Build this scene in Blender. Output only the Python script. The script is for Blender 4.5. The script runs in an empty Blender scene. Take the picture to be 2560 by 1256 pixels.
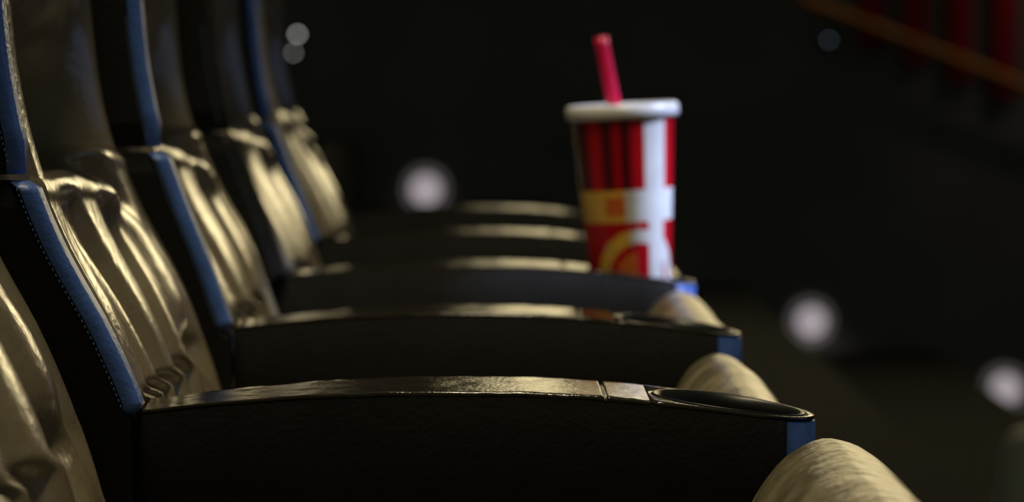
import bpy, bmesh, math, random
from mathutils import Vector, noise
S = bpy.context.scene
COL = S.collection
PI = math.pi

# ---------------------------------------------------------------- camera, world, lights
H = 0.81                       # eye height above the floor of this tier
FPX = 8053.0                   # focal length in pixels of the 2560 px wide frame
W_, H_ = 2560, 1256
cd = bpy.data.cameras.new('camera'); cam = bpy.data.objects.new('camera', cd); COL.objects.link(cam)
S.camera = cam
cam.location = (0, 0, H)
cd.sensor_width = 36.0; cd.sensor_fit = 'HORIZONTAL'
cd.lens = 36.0 * FPX / W_
VX, VY = 1240, 150             # vanishing point of the row
cam.rotation_euler = (PI/2 - math.atan((H_/2 - VY)/FPX), 0, -math.atan((W_/2 - VX)/FPX))
cd.clip_start = 0.02; cd.clip_end = 200
cd.dof.use_dof = True
cd.dof.focus_distance = 1.80
cd.dof.aperture_fstop = 8.2
cd.dof.aperture_blades = 0

wd = bpy.data.worlds.new('world'); S.world = wd; wd.use_nodes = True
wd.node_tree.nodes['Background'].inputs[0].default_value = (0.92, 1.0, 0.66, 1)
wd.node_tree.nodes['Background'].inputs[1].default_value = 0.043
S.view_settings.view_transform = 'Standard'; S.view_settings.look = 'None'
S.view_settings.exposure = 0.0; S.view_settings.gamma = 1.0
S.view_settings.use_curve_mapping = False

def area(name, loc, target, sx, sy, power, color, spread=180):
    l = bpy.data.lights.new(name, 'AREA'); l.shape = 'RECTANGLE'; l.size = sx; l.size_y = sy
    l.energy = power; l.color = color; l.spread = math.radians(spread)
    o = bpy.data.objects.new(name, l); COL.objects.link(o); o.location = loc
    d = Vector(target) - Vector(loc)
    o.rotation_euler = d.to_track_quat('-Z', 'Y').to_euler()
    return o
def spot(name, loc, target, power, color, ang, blend=0.6, radius=0.05):
    l = bpy.data.lights.new(name, 'SPOT'); l.energy = power; l.color = color
    l.spot_size = math.radians(ang); l.spot_blend = blend; l.shadow_soft_size = radius
    o = bpy.data.objects.new(name, l); COL.objects.link(o); o.location = loc
    d = Vector(target) - Vector(loc)
    o.rotation_euler = d.to_track_quat('-Z', 'Y').to_euler()
    return o
# warm ceiling strip above the row
WARM = (1.0, 0.86, 0.56)
area('ceiling_strip_light', (0.0, 2.2, H+1.75), (0.0, 2.2, H-.2), 0.10, 1.5, 24.0, WARM)
# two ceiling spots washing the cream wall band above the picture; the glossy arm pads mirror it
for bx in (0.55, 1.5, 2.6, 3.6, 4.6):
    spot('wall_band_light', (bx, 13.0, H+4.9), (bx, 18.0, H+2.0), 9300.0 if bx < 2 else 18000.0, (1.0, 0.90, 0.62), 15, 0.8, 0.05)
# added cool narrow beam from the front right, aimed at the cup alone
spot('cup_fill_spot', (3.4, 3.06, H+2.3), (.16, 2.97, H-.115), 3000.0, (.52, .63, 1.0), 3.1, 0.5, .12)
# dim wall washer high on the far wall
spot('wall_wash_light', (4.3, 16.6, H+3.0), (3.4, 18.0, H+0.75), 55.0, (1.0, 0.72, 0.6), 34, 1.0, 0.1)

# ---------------------------------------------------------------- materials
def nodes(m):
    m.use_nodes = True
    return m.node_tree, m.node_tree.nodes, m.node_tree.links
def mat(name, col, rough=0.5, spec=0.5, metal=0.0, col2=None, nscale=40, bump=0.0, bscale=200, emit=None, estr=0, coat=0, detail=4, ramp=(0.35, 0.65), trans=0, sheen=0):
    m = bpy.data.materials.new(name); nt, N, L = nodes(m)
    b = N['Principled BSDF']
    b.inputs['Base Color'].default_value = (*col, 1)
    b.inputs['Roughness'].default_value = rough
    b.inputs['Specular IOR Level'].default_value = spec
    b.inputs['Metallic'].default_value = metal
    b.inputs['Coat Weight'].default_value = coat
    b.inputs['Sheen Weight'].default_value = sheen
    b.inputs['Transmission Weight'].default_value = trans
    tc = N.new('ShaderNodeTexCoord')
    n = N.new('ShaderNodeTexNoise'); n.inputs['Scale'].default_value = nscale; n.inputs['Detail'].default_value = detail
    L.new(tc.outputs['Object'], n.inputs['Vector'])
    r = N.new('ShaderNodeValToRGB')
    c2 = col2 if col2 else tuple(c*0.85 for c in col)
    r.color_ramp.elements[0].color = (*c2, 1); r.color_ramp.elements[1].color = (*col, 1)
    r.color_ramp.elements[0].position = ramp[0]; r.color_ramp.elements[1].position = ramp[1]
    L.new(n.outputs['Fac'], r.inputs['Fac']); L.new(r.outputs['Color'], b.inputs['Base Color'])
    if bump > 0:
        n2 = N.new('ShaderNodeTexNoise'); n2.inputs['Scale'].default_value = bscale; n2.inputs['Detail'].default_value = 5
        L.new(tc.outputs['Object'], n2.inputs['Vector'])
        bp = N.new('ShaderNodeBump'); bp.inputs['Strength'].default_value = bump; bp.inputs['Distance'].default_value = 0.003
        L.new(n2.outputs['Fac'], bp.inputs['Height']); L.new(bp.outputs['Normal'], b.inputs['Normal'])
    if emit:
        b.inputs['Emission Color'].default_value = (*emit, 1); b.inputs['Emission Strength'].default_value = estr
    return m
M = {}
M['leather'] = mat('beige_leather', (0.27, 0.225, 0.145), 0.18, 0.6, col2=(0.19, 0.155, 0.10), nscale=16, bump=0.18, bscale=150)
M['seat_leather'] = mat('creased_beige_leather', (0.30, 0.255, 0.165), 0.30, 0.5, col2=(0.13, 0.11, 0.065), nscale=24, bump=0.7, bscale=70, detail=5, ramp=(0.38, 0.6))
M['pad'] = mat('glossy_dark_leather', (0.030, 0.025, 0.018), 0.11, 0.5, nscale=90, bump=0.11, bscale=330, detail=6)
M['vinyl'] = mat('lit_navy_vinyl', (0.085, 0.18, 0.54), 0.36, 0.4, col2=(0.062, 0.135, 0.42), nscale=60, bump=0.25, bscale=300)  # navy for the lit fronts only; the sides get the black shade colour
M['stitch'] = mat('pale_blue_thread', (0.16, 0.25, 0.45), 0.5)
M['black'] = mat('black_plastic', (0.008, 0.008, 0.009), 0.34, 0.4)
M['side'] = mat('black_shaded_cover', (0.022, 0.022, 0.021), 0.85, 0.1, bump=0.3, bscale=300)  # black puts shade into the colour of the navy parts' sides
M['carpet'] = mat('dark_carpet', (0.014, 0.014, 0.013), 0.95, 0.1, nscale=120, bump=0.8, bscale=160)
M['wall'] = mat('dark_wall_cloth', (0.16, 0.155, 0.14), 0.9, 0.1, nscale=2.0)
M['ceil'] = mat('ceiling_black', (0.05, 0.05, 0.05), 0.9, 0.1)
M['red_cloth'] = mat('red_acoustic_cloth', (0.34, 0.012, 0.02), 0.85, 0.1, nscale=30)
M['wood'] = mat('orange_brown_wood', (0.42, 0.16, 0.03), 0.5, 0.3, nscale=8)
M['post'] = mat('grey_post_paint', (0.6, 0.6, 0.54), 0.6, 0.3)
M['cup_red'] = mat('glossy_red_card', (0.52, 0.004, 0.012), 0.22, 0.4)
M['cup_dark'] = mat('glossy_maroon_card', (0.09, 0.003, 0.010), 0.22, 0.4)
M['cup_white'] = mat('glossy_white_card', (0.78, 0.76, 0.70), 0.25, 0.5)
M['cup_yellow'] = mat('glossy_yellow_card', (0.80, 0.46, 0.07), 0.25, 0.5)
M['cup_orange'] = mat('glossy_orange_card', (0.72, 0.16, 0.03), 0.25, 0.5)
M['lid'] = mat('white_plastic_lid', (0.80, 0.78, 0.74), 0.3, 0.5)
M['straw'] = mat('red_plastic_straw', (0.75, 0.012, 0.075), 0.28, 0.5)
M['metal'] = mat('dark_metal', (0.08, 0.08, 0.08), 0.4, 0.5, metal=0.8)
M['lens'] = mat('opal_lens', (0.5, 0.45, 0.46), 0.5, emit=(0.80, 0.70, 0.76), estr=0.42)
M['ring'] = mat('dim_halo_glow', (0.3, 0.3, 0.3), 0.5, emit=(0.80, 0.72, 0.72), estr=0.09)  # glow added around the lens to imitate a soft halo
M['cream'] = mat('cream_wall_paint', (0.70, 0.64, 0.50), 0.8, 0.2, nscale=3)
M['lamp'] = mat('small_lamp_glass', (0.5, 0.5, 0.5), 0.3, emit=(1.0, 1.0, 0.95), estr=3.2)
M['lamp_dim'] = mat('small_lamp_dim_glass', (0.5, 0.5, 0.5), 0.3, emit=(0.6, 0.8, 1.0), estr=0.7)
M['screen'] = mat('lit_screen', (0.8, 0.8, 0.8), 0.9, emit=(0.36, 0.52, 1.0), estr=0.34)

# ---------------------------------------------------------------- helpers
def tag(o, label, cat, group=None):
    o['label'] = label; o['category'] = cat
    if group: o['group'] = group
    return o
def thing(name, label, cat, loc, group=None):
    o = bpy.data.objects.new(name, None); COL.objects.link(o); o.location = loc
    o.empty_display_size = 0.05
    return tag(o, label, cat, group)
def link(name, bm, m, parent=None, smooth=True, label=None):
    bmesh.ops.recalc_face_normals(bm, faces=bm.faces[:])
    me = bpy.data.meshes.new(name); bm.to_mesh(me); bm.free()
    for p in me.polygons: p.use_smooth = smooth
    ms = m if isinstance(m, list) else [m]
    for x in ms: me.materials.append(x)
    o = bpy.data.objects.new(name, me); COL.objects.link(o)
    if parent:
        o.parent = parent
        # geometry is written in world space, the parent empty carries the offset
        for v in me.vertices: v.co -= parent.location
    if label: o['label'] = label
    return o
def structure(o): o['kind'] = 'structure'; return o
def box(bm, a, b, bev=0.0, seg=2):
    r = bmesh.ops.create_cube(bm, size=1.0); vs = r['verts']
    for v in vs:
        v.co = Vector(((a[i] + b[i]) / 2 + v.co[i] * (b[i] - a[i])) for i in range(3))
    if bev > 0:
        es = list({e for v in vs for e in v.link_edges})
        bmesh.ops.bevel(bm, geom=es, offset=bev, segments=seg, affect='EDGES', profile=0.5)
def lathe(bm, prof, c=(0, 0, 0), seg=48, axis='Z', cap=True):
    rings = []
    for r, h in prof:
        ring = []
        for i in range(seg):
            a = 2*PI*i/seg
            if axis == 'Z': p = (c[0] + r*math.cos(a), c[1] + r*math.sin(a), c[2] + h)
            elif axis == 'Y': p = (c[0] + r*math.cos(a), c[1] + h, c[2] + r*math.sin(a))
            else: p = (c[0] + h, c[1] + r*math.cos(a), c[2] + r*math.sin(a))
            ring.append(bm.verts.new(p))
        rings.append(ring)
    for k in range(len(rings)-1):
        for i in range(seg):
            bm.faces.new((rings[k][i], rings[k][(i+1) % seg], rings[k+1][(i+1) % seg], rings[k+1][i]))
    if cap:
        bm.faces.new(rings[0]); bm.faces.new(list(reversed(rings[-1])))
    return rings
def tube(bm, pts, r, seg=16, cap=True):
    rings = []
    for i, p in enumerate(pts):
        p = Vector(p)
        d = (Vector(pts[min(i+1, len(pts)-1)]) - Vector(pts[max(i-1, 0)])).normalized()
        up = Vector((0, 1, 0)) if abs(d.y) < 0.9 else Vector((1, 0, 0))
        u = d.cross(up).normalized(); w = d.cross(u)
        rr = r[i] if isinstance(r, (list, tuple)) else r
        rings.append([bm.verts.new(p + u*rr*math.cos(2*PI*k/seg) + w*rr*math.sin(2*PI*k/seg)) for k in range(seg)])
    for a, b in zip(rings, rings[1:]):
        for k in range(seg): bm.faces.new((a[k], a[(k+1) % seg], b[(k+1) % seg], b[k]))
    if cap: bm.faces.new(rings[0]); bm.faces.new(list(reversed(rings[-1])))
def lerp_tab(tab, t):
    if t <= tab[0][0]: return tab[0][1]
    for (a, va), (b, vb) in zip(tab, tab[1:]):
        if t <= b:
            f = (t-a)/(b-a); return va + (vb-va)*f
    return tab[-1][1]
def sm(a, b, x):
    t = max(0.0, min(1.0, (x-a)/(b-a))); return t*t*(3-2*t)
def smooth_tab(tab, t, h=0.012):
    return sum(lerp_tab(tab, t + h*k) * w for k, w in ((-2, .1), (-1, .2), (0, .4), (1, .2), (2, .1)))
# front edge of the black-blue side wings, x against z (z relative to the eye)
WING = [(-.50, -.16), (-.30, -.175), (-.22, -.195), (-.19, -.2045), (-.145, -.2246), (-.124, -.238), (-.109, -.246), (-.089, -.2548),
        (-.0615, -.265), (-.034, -.2716), (-.003, -.277), (.05, -.282), (.085, -.283), (.6, -.31)]
def xw(z): return smooth_tab(WING, z)
SHADE_EAR = [(.085, 0), (.12, .012), (.17, .06), (.21, .10), (.30, .115), (.40, .09), (.47, .01)]  # unseen forward flare of the wing, added to shade the armrest rear
def shade_ear(z): return 0.0 if z < .085 else lerp_tab(SHADE_EAR, z)

XR = {2: -.194, 4: -.193}          # where each armrest starts at the wing
PITCH = 0.56
Y0 = 1.80                      # camera-side face of the nearest armrest in view
def ya(k): return Y0 + (k-1)*PITCH

# ---------------------------------------------------------------- seats
def wing_mesh(z0, z1, y, dx, shade_ear_on, part, xr=-.2035, n=60):
    """side wing swept in z: part 'body' is the slab, black in place of shade, part 'trim' the rounded navy lit strip along its front edge"""
    bm = bmesh.new(); T = 0.032; R = 0.009; D = .0098
    rings = []
    for i in range(n+1):
        z = z0 + (z1-z0)*i/n
        e = min(1.0, min(i, n-i)/2.0)
        ins = (1-e)*0.005
        xf = xw(z) + dx + (.012*sm(-.195, -.08, z) if dx > .005 else 0) + (shade_ear(z) if shade_ear_on else 0) - ins
        if z < -.1995: xf = min(xf, xr - .003)
        xb = xf - 0.16 - (shade_ear(z) if shade_ear_on else 0)*0.9 + 2*ins
        if part == 'trim':
            loop = [(xf-D, y+ins)]
            for a in range(8):
                t = a/7*PI/2; loop.append((xf-R+R*math.sin(t), y+ins+R-R*math.cos(t)))
            for a in range(8):
                t = a/7*PI/2; loop.append((xf-R+R*math.cos(t), y+T-ins-R+R*math.sin(t)))
            loop.append((xf-D, y+T-ins))
        else:
            f = xf-D-.0008 if z > -.1995 else xf+.001; q = y+.0004+ins; w = y+T-.0004-ins
            loop = [(xb, q), (f-.002, q), (f, q+.0015), (f, w-.0015), (f-.002, w), (xb, w)]
        rings.append([bm.verts.new((px, py, H+z)) for px, py in loop])
    for a, b in zip(rings, rings[1:]):
        m = len(a)
        for k in range(m): bm.faces.new((a[k], a[(k+1) % m], b[(k+1) % m], b[k]))
    bm.faces.new(rings[0]); bm.faces.new(list(reversed(rings[-1])))
    return bm
def flutes(seed, u, z, n, z0=-.26, z1=-.07):
    """long soft grooves running down the leather, 0 on the crowns, 1 in the valleys"""
    rnd = random.Random(seed); g = 0.0
    for i in range(n):
        c = (i+.5)/n + rnd.uniform(-.25, .25)/n
        w = rnd.uniform(.16, .34)/n; a = rnd.uniform(.45, 1.0)
        k = rnd.uniform(-.35, .25); b = rnd.uniform(-2, 2)
        zc = rnd.uniform(z0*.8+z1*.2, z0*.35+z1*.65); zw = rnd.uniform(.45, .9)*(z1-z0)
        cc = c + k*(z-zc)*.8 + b*(z-zc)**2
        d = (u-cc)/w
        g += a*math.exp(-d*d)*math.exp(-((z-zc)/zw)**4)
    return g
def lower_cushion(seed, ya_, yb_, dx):
    bm = bmesh.new(); NU, NV = 84, 110
    z0, z1 = -.36, -.062
    front = []
    rnd = random.Random(seed*7+1); ph = rnd.uniform(0, 6); nd = rnd.uniform(.45, .62)
    for j in range(NV+1):
        v = j/NV; row = []
        for i in range(NU+1):
            u = i/NU; y = ya_ + (yb_-ya_)*u
            # height: crest line with a notch where the leather is folded over
            crest = z1 - .016*math.exp(-((u-nd)/.10)**2) + .006*math.sin(u*7+ph) - .010*(u < .03)
            RR = .017
            if v < .74: z = z0 + (crest-RR-z0)*(v/.74); t = 0; xa = 0
            elif v < .92:
                t = (v-.74)/.18; an = t*math.radians(96); z = crest-RR+RR*math.sin(an); xa = -RR*(1-math.cos(an)); t *= .5
            else:
                t = (v-.92)/.08; z = crest - .004*t; xa = -RR*1.1 - .075*t; t = .5+.5*t
            x = xw(min(z, crest-RR)) + dx - .002 + xa
            # puffed: a roll along the near side, the far side set back behind the next wing
            ed = min(u, 1-u)
            x -= .014*(1-sm(0, .05, u)) + .009*sm(.62, 1.0, u)**1.5 + .008*(1-sm(0, .07, 1-u))
            x -= .015*flutes(seed, u, z, 5)*sm(0.03, .16, ed)*(1-.7*t)*sm(crest+.004, crest-.035, z)
            x -= .010*math.exp(-((u-.20)/.05)**2)*sm(crest, crest-.03, z)
            # slanting tuck below the crest
            dd = (u - nd - .08) + (z - crest)*3.4
            x -= .020*math.exp(-(dd/.045)**2)*math.exp(-((z-crest+.012)/.030)**2)
            x += .008*math.exp(-((dd+.10)/.05)**2)*math.exp(-((z-crest+.018)/.03)**2)
            # gathered lower far corner
            x -= .014*math.exp(-((u-.78)/.10)**2)*math.exp(-((z+.205)/.022)**2)
            x += .0012*noise.noise(Vector((u*7, z*16, seed)))
            x += .022*sm(-.235, -.34, z)
            if z < -.195: y += .070*sm(-.193, -.206, z)*(1-u)
            row.append(bm.verts.new((x, y, H+z)))
        front.append(row)
    for a, b in zip(front, front[1:]):
        for i in range(NU): bm.faces.new((a[i], a[i+1], b[i+1], b[i]))
    # back and sides
    back = [[bm.verts.new((-.39+dx, front[j][i].co.y, front[j][i].co.z)) for i in (0, NU)] for j in (0, NV)]
    bm.faces.new([front[0][i] for i in range(NU+1)] + [back[0][1], back[0][0]])
    bm.faces.new([front[NV][i] for i in range(NU+1)] + [back[1][1], back[1][0]])
    bm.faces.new([front[j][0] for j in range(NV+1)] + [back[1][0], back[0][0]])
    bm.faces.new([front[j][NU] for j in range(NV+1)] + [back[1][1], back[0][1]])
    bm.faces.new([back[0][0], back[0][1], back[1][1], back[1][0]])
    return bm
def upper_cushion(seed, ya_, yb_, dx):
    bm = bmesh.new(); NU, NV = 70, 70
    z0, z1 = -.085, .46
    front = []
    for j in range(NV+1):
        v = (j/NV)**1.5; row = []
        for i in range(NU+1):
            u = i/NU; y = ya_ + (yb_-ya_)*u; z = z0 + (z1-z0)*v
            ed = min(u, 1-u)
            x = xw(z) + dx - .003
            ed = min(u, 1-u)
            x -= .016*(1-sm(0, .05, u)) + .010*sm(.6, 1, u) + .012*(1-sm(0, .06, 1-u))
            hol = sm(.09, .30, u)*sm(.05, .24, 1-u)
            x -= hol*(.13*sm(.07, -.055, z) + .012)
            x -= .010*flutes(seed+50, u, z, 5, -.05, .10)*sm(0.04, .16, ed)*sm(-.085, -.02, z)*1.4
            x += .108*math.exp(-((z-.21)/.075)**2)*math.sin(u*PI)
            x -= .05*sm(.38, .46, z)
            x += .001*noise.noise(Vector((u*7, z*14, seed)))
            row.append(bm.verts.new((x, y, H+z)))
        front.append(row)
    for a, b in zip(front, front[1:]):
        for i in range(NU): bm.faces.new((a[i], a[i+1], b[i+1], b[i]))
    back = [[bm.verts.new((-.42+dx, front[j][i].co.y, front[j][i].co.z)) for i in (0, NU)] for j in (0, NV)]
    bm.faces.new([front[0][i] for i in range(NU+1)] + [back[0][1], back[0][0]])
    bm.faces.new([front[NV][i] for i in range(NU+1)] + [back[1][1], back[1][0]])
    bm.faces.new([front[j][0] for j in range(NV+1)] + [back[1][0], back[0][0]])
    bm.faces.new([front[j][NU] for j in range(NV+1)] + [back[1][1], back[0][1]])
    bm.faces.new([back[0][0], back[0][1], back[1][1], back[1][0]])
    return bm
# seat cushion outline in x,z (z relative to the eye) with the raised roll along its front edge
SEATP = [(-.17, -.45), (-.185, -.34), (-.16, -.315), (-.08, -.31), (.00, -.31), (.08, -.305), (.112, -.285), (.124, -.262), (.133, -.238), (.146, -.217),
         (.163, -.207), (.178, -.211), (.190, -.223), (.196, -.240), (.197, -.262), (.195, -.30), (.19, -.35), (.185, -.40), (.175, -.45)]
def seat_cushion(seed, ya_, yb_, dx, dz=0.0):
    bm = bmesh.new(); NV = 60
    pts = []
    for (a, b) in zip(SEATP, SEATP[1:]):
        for k in range(4):
            f = k/4; pts.append((a[0]+(b[0]-a[0])*f, a[1]+(b[1]-a[1])*f+dz))
    pts.append((SEATP[-1][0], SEATP[-1][1]+dz))
    for _ in range(2):
        pts = [pts[0]] + [((pts[i-1][0]+2*pts[i][0]+pts[i+1][0])/4, (pts[i-1][1]+2*pts[i][1]+pts[i+1][1])/4) for i in range(1, len(pts)-1)] + [pts[-1]]
    cx, cz = .06, -.36
    rings = []
    for j in range(NV+1):
        v = j/NV
        # rounded ends: slices shrink towards the middle of the roll near each end
        e = min(v, 1-v)*(yb_-ya_)
        R = .042
        s = math.sqrt(max(0, 1-((R-min(e, R))/R)**2))
        ring = []
        for (x, z) in pts:
            fx = sm(.05, .12, x)
            if seed == 1 and x > .12: x = .12 + (x-.12)*1.22
            kx, kz = (.158, -.262) if x > .10 else (.06, -.36)
            shr = (1-s)*(.75 if x > .10 else .25)
            X = x + (kx-x)*shr; Z = z + (kz-z)*shr
            crown = .004*math.sin(v*PI)*fx
            n1 = noise.noise(Vector((x*16, v*3, seed*3.1)))*.003 + noise.noise(Vector((x*50, v*9, seed)))*.0008
            puck = .0012*math.sin(math.atan2(z+.245, x-.155)*9+seed)*sm(.7, .1, s)*fx
            nx, nz = (x-kx), (z-kz); l = math.hypot(nx, nz)+1e-6
            d = n1 + puck + crown
            ring.append(bm.verts.new((X + dx + nx/l*d, ya_ + (yb_-ya_)*v, H + Z + nz/l*d)))
        rings.append(ring)
    for a, b in zip(rings, rings[1:]):
        m = len(a)
        for k in range(m): bm.faces.new((a[k], a[(k+1) % m], b[(k+1) % m], b[k]))
    for ring, sgn in ((rings[0], -1), (rings[-1], 1)):
        cen = Vector((0, 0, 0))
        for v_ in ring: cen += v_.co
        cen /= len(ring)
        prev = ring; depth = 0
        for t in (.25, .5, .75):
            cur = []
            for v_ in ring:
                p = v_.co.lerp(cen, t)
                an = math.atan2(v_.co.z-cen.z, v_.co.x-cen.x)
                p.y += sgn*(.008*math.sin(t*PI/2) + .0025*math.sin(an*11+seed)*(1-t))
                cur.append(bm.verts.new(p))
            m = len(ring)
            for k in range(m): bm.faces.new((prev[k], prev[(k+1) % m], cur[(k+1) % m], cur[k]))
            prev = cur
        bm.faces.new(prev)
    return bm
seat_words = {
 1: 'beige leather cinema seat nearest the camera, cut off at the lower left corner',
 2: 'beige leather cinema seat with deep folds, just behind the nearest armrest',
 3: 'beige leather cinema seat between the second and third armrest',
 4: 'beige leather cinema seat between the third armrest with the cup and the fourth armrest',
 5: 'blurred beige leather cinema seat at the far end of the row'}
for k in range(1, 6):
    y = ya(k-1)                                    # camera-side face of this seat's near wing
    s = thing('cinema_seat', seat_words[k], 'seat', (-.1, y+.31, 0), 'seats in the row')
    dx = {2: .004, 3: .009, 4: .014, 5: .012}.get(k, 0.0)
    cdx = {1: -.015, 2: .002, 3: .008, 4: .020, 5: .030}.get(k, 0.0)
    TM, TL = (M['side'], 'black strip') if k == 4 else (M['vinyl'], 'navy blue lit face')
    lw = link('lower_side_wing', wing_mesh(-.50, -.068, y, dx, False, 'body', XR.get(k-1, -.2035)), M['side'], s, smooth=False)
    uw = link('upper_side_wing', wing_mesh(-.064, .47, y, dx, True, 'body'), M['side'], s, smooth=False)
    link('front_trim', wing_mesh(-.199, -.068, y, dx, False, 'trim', XR.get(k-1, -.2035)), TM, s, label=TL+' along the lower wing edge')
    link('front_trim', wing_mesh(-.064, .47, y, dx, True, 'trim'), TM, s, label=TL+' along the upper wing edge')
    st = bmesh.new()
    zz = -.195
    while zz < .03:
        if not -.072 < zz < -.060:
            a = (xw(zz)+dx-.0110, y+.0001, H+zz); b = (xw(zz+.0016)+dx-.0110, y+.0001, H+zz+.0016)
            q = .012*sm(-.195, -.08, zz) if dx > .005 else 0; a = (a[0]+q, a[1], a[2]); b = (b[0]+q, b[1], b[2])
            tube(st, [a, b], .00045, 6)
        zz += .0032
    link('stitching', st, M['stitch'], s, label='pale blue stitches')
    link('lower_back_cushion', lower_cushion(k*3+1, y+.034, y+PITCH-.004, cdx), M['leather'], s)
    link('upper_back_cushion', upper_cushion(k*5+2, y+.034, y+PITCH-.004, cdx), M['leather'], s)
    link('seat_cushion', seat_cushion(k, y+.110, y+PITCH-.010, {1: .006, 2: -.006}.get(k, -.003), {1: .0, 2: -.004}.get(k, 0)), M['seat_leather'], s)
    b = bmesh.new(); box(b, (-.15, y+.14, .16), (.22, y+PITCH-.05, .36), .01); box(b, (-.06, y+.2, 0), (.12, y+PITCH-.12, .17), .008)
    link('seat_base', b, M['metal'], s)
    b = bmesh.new(); box(b, (-.46, y+.002, .20), (-.425, y+PITCH-.006, H+.46), .012); box(b, (-.43, y+.07, .22), (-.365, y+PITCH-.02, H-.1), .01)
    link('back_shell', b, M['side'], s)

# ---------------------------------------------------------------- armrests
ARM = [(-.205, -.199), (-.17, -.1945), (-.11, -.189), (-.05, -.1862), (.013, -.1863), (.058, -.1885), (.116, -.1945), (.15, -.199), (.186, -.2050)]
def za(x): return smooth_tab(ARM, x, .01)
TIP = .184; AW = .098
def plan(x, off=0.0):
    """half width of the armrest seen from above"""
    r = AW/2; c = TIP - r
    if x > c: return math.sqrt(max(0, r*r-(x-c)**2))
    return r - .014*sm(.0, -.2, x)
HX = TIP - AW/2 - .001          # cup holder centre
HR = .0445
def arm_pad(y0, xr):
    bm = bmesh.new(); yc = y0 + AW/2
    # quad grid over the plan; the hole is cut by mapping columns around the circle
    def top(x, y):
        t = (y-yc)/(AW/2)
        return H + za(x) - .0005*abs(t)**10
    # strip A: from rear end to the start of the ring section
    xs = sorted([xr + (HX-.0475-xr)*i/90 for i in range(91)] + [.0615+q*.0005 for q in range(-5, 6)])
    NY = 14; rows = []
    for x in xs:
        hw = plan(x); sd = 0
        d = abs(x-.0615)
        sd = -.0022*math.exp(-(d/.0009)**2)
        rows.append([bm.verts.new((x, yc + hw*(2*j/NY-1), top(x, yc+hw*(2*j/NY-1)) + sd + .0005*noise.noise(Vector((x*70, j*.6, y0))*min(1, (HX-.0475-x)*80)))) for j in range(NY+1)])
    for a, b in zip(rows, rows[1:]):
        for j in range(NY): bm.faces.new((a[j], a[j+1], b[j+1], b[j]))
    bottom = [[bm.verts.new((v.co.x, v.co.y, v.co.z-.0016)) for v in (r[0], r[-1])] for r in rows]
    for i in range(len(rows)-1):
        bm.faces.new((rows[i][0], rows[i+1][0], bottom[i+1][0], bottom[i][0]))
        bm.faces.new((rows[i][-1], rows[i+1][-1], bottom[i+1][1], bottom[i][1]))
        bm.faces.new((bottom[i][0], bottom[i+1][0], bottom[i+1][1], bottom[i][1]))
    bm.faces.new(rows[0] + [bottom[0][1], bottom[0][0]])
    # strip B: ring between the circle of the holder and the outline
    NA = 96; inn = []; out = []; outb = []; innb = []
    xe = xs[-1]
    for i in range(NA):
        a = 2*PI*i/NA; c, s_ = math.cos(a), math.sin(a)
        inn.append(bm.verts.new((HX+HR*c, yc+HR*s_, top(HX+HR*c, yc+HR*s_))))
        if c >= 0: ox, oy = HX+.0005+(AW/2)*c, (AW/2)*s_
        else:
            # project on the rectangle part
            k = min((AW/2)/max(abs(s_), 1e-6), (HX-xe)/max(-c, 1e-6))
            ox, oy = HX + k*c, k*s_
        out.append(bm.verts.new((ox, yc+oy, top(min(ox, TIP), yc+oy))))
        outb.append(bm.verts.new((ox, yc+oy, top(min(ox, TIP), yc+oy)-.0016)))
        innb.append(bm.verts.new((HX+HR*c, yc+HR*s_, top(HX+HR*c, yc+HR*s_)-.0016)))
    for i in range(NA):
        j = (i+1) % NA
        bm.faces.new((inn[i], inn[j], out[j], out[i])); bm.faces.new((out[i], out[j], outb[j], outb[i]))
        bm.faces.new((inn[i], inn[j], innb[j], innb[i])); bm.faces.new((innb[i], innb[j], outb[j], outb[i]))
    return bm
def arm_body(y0, part, xr):
    """upholstered armrest body, black in place of shade; the curved lit navy front panel is a mesh of its own"""
    bm = bmesh.new(); yc = y0+AW/2; c = TIP-AW/2; A0 = .40*PI/2
    xs = [xr + (c-xr)*i/40 for i in range(41)]
    if part == 'body':
        side = [(x, -plan(x)) for x in xs]
        nose = [(c+(AW/2-.003)*math.sin(t), -(AW/2-.003)*math.cos(t)) for t in [PI*i/28 for i in range(1, 28)]]
        lead = [(c+(AW/2)*math.sin(A0*i/5), -(AW/2)*math.cos(A0*i/5)) for i in range(1, 6)]
        nose = [p for p in nose if math.asin(min(1, (p[0]-c)/(AW/2-.003))) > A0+.02]
        loop = side + lead + nose + [(x, -y) for x, y in reversed(lead)] + [(x, -y) for x, y in reversed(side)]
    else:
        ts = [A0+.02 + (PI-2*A0-.04)*i/36 for i in range(37)]
        r1, r2 = AW/2, AW/2-.0026
        loop = [(c+r1*math.sin(t), -r1*math.cos(t)) for t in ts] + [(c+r2*math.sin(t), -r2*math.cos(t)) for t in reversed(ts)]
    def off(p, d):
        x, y = p
        return (x, y*(1-d/(AW/2))) if x <= c else (c+(x-c)*(1-d/(AW/2)), y*(1-d/(AW/2)))
    def ring(zf, d): return [bm.verts.new((off(p, d)[0], yc+off(p, d)[1], zf(p[0]))) for p in loop]
    t0 = -.0017 if part == 'body' else -.0024
    rings = [ring(lambda x: H+za(x)+t0, .0012), ring(lambda x: H+za(x)+t0-.0010, 0), ring(lambda x: H-.24, 0), ring(lambda x: H-.30, 0), ring(lambda x: H-.48, .001), ring(lambda x: H-.55, .004)]
    for a, b in zip(rings, rings[1:]):
        m = len(a)
        for k in range(m): bm.faces.new((a[k], a[(k+1) % m], b[(k+1) % m], b[k]))
    bm.faces.new(list(reversed(rings[-1])))
    if part != 'body': bm.faces.new(rings[0])
    return bm
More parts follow.
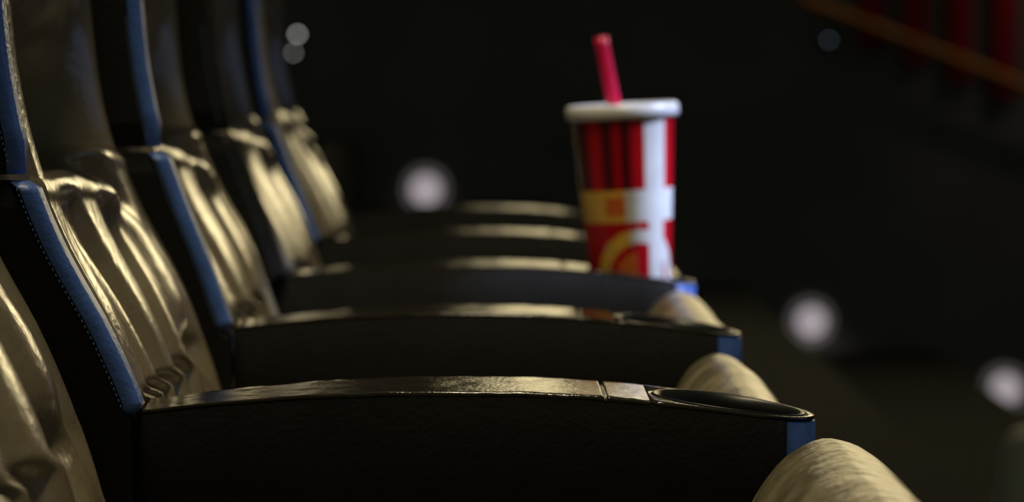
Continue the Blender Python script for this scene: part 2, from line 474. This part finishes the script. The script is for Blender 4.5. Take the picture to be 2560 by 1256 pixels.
def holder(y0):
    yc = y0+AW/2; bm = bmesh.new(); NA = 72
    prof = [(HR-.0010, -.010), (HR-.0002, .0001), (HR-.0008, .0006), (HR-.002, .0004), (HR-.004, -.001), (HR-.0065, -.006), (HR-.008, -.03), (HR-.010, -.062), (HR-.016, -.066), (.002, -.066)]
    rings = []
    for r, h in prof:
        rg = []
        for i in range(NA):
            a = 2*PI*i/NA; x = HX + r*math.cos(a); y = yc + r*math.sin(a)
            base = za(HX+min(r, HR)*math.cos(a)) if h > -.012 else za(HX)
            rg.append(bm.verts.new((x, y, H+base+h)))
        rings.append(rg)
    for a, b in zip(rings, rings[1:]):
        for k in range(NA): bm.faces.new((a[k], a[(k+1) % NA], b[(k+1) % NA], b[k]))
    bm.faces.new(rings[-1])
    return bm
arm_words = {
 1: 'nearest armrest, dark with glossy top and empty cup holder, in sharp focus',
 2: 'second armrest from the camera, blurred, with empty cup holder, its top shining in two streaks',
 3: 'third armrest, the one holding the red drink cup',
 4: 'fourth armrest from the camera, dim shining strip left of the cup',
 5: 'farthest and faintest armrest, topmost dim strip left of the cup'}
for k in range(1, 6):
    y0 = ya(k); xr = XR.get(k, -.2035)
    a = thing('armrest', arm_words[k], 'armrest', (0, y0+AW/2, 0), 'armrests in the row')
    link('arm_pad', arm_pad(y0, xr), M['pad'], a, label='glossy dark leather pad with a cross seam')
    link('arm_body', arm_body(y0, 'body', xr), M['side'], a)
    link('front_panel', arm_body(y0, 'front', xr), M['vinyl'], a, label='navy blue curved lit front')
    link('cup_holder', holder(y0), M['black'], a, label='glossy black round cup holder')
    b = bmesh.new(); box(b, (-.10, y0+.02, 0), (.10, y0+.08, .26), .006); box(b, (-.15, y0+.005, 0), (.15, y0+.093, .02), .004)
    link('foot', b, M['metal'], a)

# ---------------------------------------------------------------- drink cup in the third armrest
yc = ya(3)+AW/2; cx = HX-.0065; zb = H+za(HX)-.0655
cup = thing('drink_cup', 'tall red paper drink cup with white lid and red straw in the third armrest', 'cup', (cx, yc, zb))
def cup_face(th, z):
    """print and painted light on the paper: th = 0 faces the camera, positive to the right"""
    t = math.degrees(th); hh = z
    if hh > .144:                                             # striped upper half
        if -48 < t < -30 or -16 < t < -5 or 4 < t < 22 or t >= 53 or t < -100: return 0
        if 22 <= t < 53: return 2  # white stripe: specular highlight painted into the print
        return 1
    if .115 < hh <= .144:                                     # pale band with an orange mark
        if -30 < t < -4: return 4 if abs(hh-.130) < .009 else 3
        return 3 if t <= -4 else 2  # yellow left, white right: warm and cool light put into the colour
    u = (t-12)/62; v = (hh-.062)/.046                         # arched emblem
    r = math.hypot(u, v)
    if .72 < r < 1.0: return 3 if t < 0 else 2  # arch follows the same painted warm-to-cool change
    if 25 < t < 50: return 2  # painted highlight carried on down the cup
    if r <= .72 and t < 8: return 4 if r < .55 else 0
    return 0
bm = bmesh.new(); NA, NZ = 180, 110; HC = .214
rings = []
for j in range(NZ+1):
    z = HC*j/NZ; r = .0336 + .0136*(j/NZ)
    rings.append([bm.verts.new((r*math.sin(2*PI*i/NA), -r*math.cos(2*PI*i/NA), z)) for i in range(NA)])
for j in range(NZ):
    for i in range(NA):
        f = bm.faces.new((rings[j][i], rings[j][(i+1) % NA], rings[j+1][(i+1) % NA], rings[j+1][i]))
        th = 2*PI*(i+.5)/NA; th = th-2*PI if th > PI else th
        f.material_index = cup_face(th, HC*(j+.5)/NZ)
f = bm.faces.new(rings[0])
def place_local(bm, name, m, label=None):
    bmesh.ops.recalc_face_normals(bm, faces=bm.faces[:])
    me = bpy.data.meshes.new(name); bm.to_mesh(me); bm.free()
    for p in me.polygons: p.use_smooth = True
    for x in (m if isinstance(m, list) else [m]): me.materials.append(x)
    o = bpy.data.objects.new(name, me); COL.objects.link(o); o.parent = cup
    if label: o['label'] = label
    return o
place_local(bm, 'cup_body', [M['cup_red'], M['cup_dark'], M['cup_white'], M['cup_yellow'], M['cup_orange']], 'red paper cup with dark stripes, white band, arched emblem and painted highlight')
bm = bmesh.new()
lathe(bm, [(.0475, HC-.005), (.0508, HC-.0045), (.0522, HC-.001), (.0520, HC+.004), (.0506, HC+.0075), (.0480, HC+.0085), (.0462, HC+.0065), (.0450, HC+.0035), (.030, HC+.004), (.012, HC+.0048), (.004, HC+.005)], seg=72)
place_local(bm, 'lid', M['lid'], 'white plastic lid')
bm = bmesh.new()
tube(bm, [(.0, 0, .012), (-.003, 0, HC*.6), (-.0060, 0, HC), (-.0150, 0, HC+.062), (-.0162, 0, HC+.071)], .0064, 20)
place_local(bm, 'straw', M['straw'], 'red drinking straw')
cup.rotation_euler = (0, math.radians(-3.0), 0)

# ---------------------------------------------------------------- auditorium shell
STEP = 1.075; DROP = .372
def structure_box(name, a, b, m, bev=0):
    bm = bmesh.new(); box(bm, a, b, bev)
    return structure(link(name, bm, m, smooth=False))
bm = bmesh.new()
prof = [(-6, .0 + DROP*3)]
x = -.78 - 3*STEP; z = 4*DROP
xs = []
prof = [(-6.0, -5.0), (-6.0, z), (x, z)]
for i in range(10):
    z -= DROP + (.08 if i in (4, 6) else 0); prof.append((x, z)); x += STEP
    prof.append((x, z))
prof += [(12.0, z), (12.0, -5.0)]
va = [bm.verts.new((px, -3.5, pz)) for px, pz in prof]; vb = [bm.verts.new((px, 18.0, pz)) for px, pz in prof]
n = len(prof)
for i in range(n): bm.faces.new((va[i], va[(i+1) % n], vb[(i+1) % n], vb[i]))
bm.faces.new(va); bm.faces.new(list(reversed(vb)))
structure(link('floor', bm, M['carpet'], smooth=False))
structure_box('wall_far', (-6, 18.0, -5), (12, 18.2, 6), M['wall'])
structure_box('wall_screen', (11.8, -3.5, -5), (12.0, 18.0, 6), M['wall'])
# lit cinema screen far to the right, outside the picture
scr = thing('projection_screen', 'lit bluish projection screen at the front of the auditorium', 'screen', (8.0, 3.9, -2.6))
bm = bmesh.new(); box(bm, (8.0, .5, -.9), (8.05, 7.3, 3.1))
link('screen_cloth', bm, M['screen'], scr, smooth=False)
bm = bmesh.new()
for (a, b) in (((7.97, 0.35, -1.05), (8.12, 7.45, -.9)), ((7.97, 0.35, 3.1), (8.12, 7.45, 3.25)), ((7.97, 0.35, -1.05), (8.12, 0.5, 3.25)), ((7.97, 7.3, -1.05), (8.12, 7.45, 3.25)), ((8.0, 1.2, -2.61), (8.1, 1.4, -1.0)), ((8.0, 6.2, -2.61), (8.1, 6.4, -1.0))):
    box(bm, a, b, .01)
link('screen_frame', bm, M['side'], scr, smooth=False)

def px(xp, yp, Y):
    return Vector(((xp-VX)*Y/FPX, Y, H-(yp-VY)*Y/FPX))
bm = bmesh.new(); box(bm, (-.25, 17.96, H+.62), (5.6, 18.0, H+3.2), .01)
structure(link('trim_1', bm, M['cream'], smooth=False))
# red acoustic panels on the far wall and the sloping rail in front of them
PW = ['leftmost dark red upright wall panel, top right behind the sloping rail', 'second dark red wall panel from the left behind the sloping rail',
      'third dark red wall panel from the left behind the sloping rail', 'rightmost dark red upright wall panel, cut by the right edge of the picture']
for i in range(4):
    xx = 2.02 + i*.247
    zr = px(2360, 137, 17.9).z - (xx+.07-2.49)*.3875 - .12
    bm = bmesh.new(); box(bm, (xx, 17.93, zr), (xx+.135, 18.0, H+.60), .02)
    o = link('acoustic_panel', bm, M['red_cloth'])
    tag(o, PW[i], 'wall panel', 'red cloth panels on the far wall')
rail = thing('wall_rail', 'dim orange-brown wooden rail sloping down along the far wall, upper right', 'rail', (2.6, 17.85, .2))
p0 = px(2000, -2, 17.85); p1 = px(2900, 347, 17.85)
bm = bmesh.new(); tube(bm, [p0.lerp(p1, i/10) for i in range(11)], .030, 16)
link('rail_bar', bm, M['wood'], rail)
for t in (.12, .5, .88):
    q = p0.lerp(p1, t); bm = bmesh.new(); tube(bm, [(q.x, 17.85, q.z-.02), (q.x, 17.90, q.z-.06), (q.x, 18.0, q.z-.06)], .008, 10)
    link('bracket', bm, M['metal'], rail)

# step lights low on the far wall, one per tier
LW = ['glowing round step light low on the far wall, just left of the armrest strips',
      'glowing round step light on the far wall, behind the drink cup',
      'glowing round step light right of the second armrest tip',
      'glowing round step light at the right edge of the picture']
for i, (xp, yp) in enumerate(((1064, 474), (1590, 655), (2032, 806), (2522, 976))):
    c = px(xp, yp, 17.93)
    s = thing('step_light', LW[i], 'light', (c.x, 17.93, c.z), 'step lights on the far wall')
    bm = bmesh.new()
    lathe(bm, [(.100, .07), (.100, .03), (.095, .02), (.0865, .02)], (c.x, 17.93, c.z), 48, 'Y')
    link('bezel', bm, M['metal'], s)
    bm = bmesh.new()
    lathe(bm, [(.085, .045)] + [(.085*math.cos(t*PI/2), .022-.05*math.sin(t*PI/2)) for t in [k/8 for k in range(8)]] + [(.003, -.028)], (c.x, 17.93, c.z), 40, 'Y')
    link('lens', bm, M['lens'], s, label='pinkish white glowing lens')
    bm = bmesh.new()
    lathe(bm, [(.128, .068), (.128, .030), (.122, .024), (.102, .022), (.102, .068)], (c.x, 17.93, c.z), 48, 'Y', cap=False)
    link('halo_ring', bm, M['ring'], s, label='added glowing ring in place of a halo')
    l = bpy.data.lights.new('step_glow', 'SPOT'); l.energy = .6; l.color = (1, .88, .9); l.spot_size = math.radians(120); l.spot_blend = 1; l.shadow_soft_size = .05
    o = bpy.data.objects.new('step_glow', l); COL.objects.link(o); o.location = (c.x, 17.75, c.z-.02); o.rotation_euler = (math.radians(38), 0, 0); o.parent = None

# tiny lamps far behind
def tiny(xp, yp, r, m, label):
    c = px(xp, yp, 17.9); s = thing('indicator_lamp', label, 'light', (c.x, 17.9, c.z))
    bm = bmesh.new(); lathe(bm, [(.030, .1), (.030, .03), (.022, .02)], (c.x, 17.9, c.z), 24, 'Y'); link('lamp_housing', bm, M['metal'], s)
    bm = bmesh.new(); lathe(bm, [(r, .019), (r, .006), (r*.7, 0), (.001, -.002)], (c.x, 17.9, c.z), 24, 'Y'); link('bulb', bm, m, s)
tiny(745, 86, .010, M['lamp'], 'upper of two tiny lamps blurred into discs above the far end of the row')
tiny(735, 132, .0065, M['lamp'], 'lower of two tiny lamps blurred into discs above the far end of the row')
tiny(2072, 100, .007, M['lamp_dim'], 'very faint bluish lamp left of the red panels on the far wall')

# grey post at the lower right corner
post = thing('aisle_post', 'dim grey tapered post in the lower right corner, below the rightmost step light', 'post', (1.74, 10.0, -2*DROP-.08))
bm = bmesh.new(); lathe(bm, [(.25, 0), (.25, .03), (.205, .05), (.18, .15), (.145, .44), (.13, .465), (.10, .48), (.003, .485)], (1.74, 10.0, -2*DROP-.08), 40)
link('post_shaft', bm, M['post'], post)
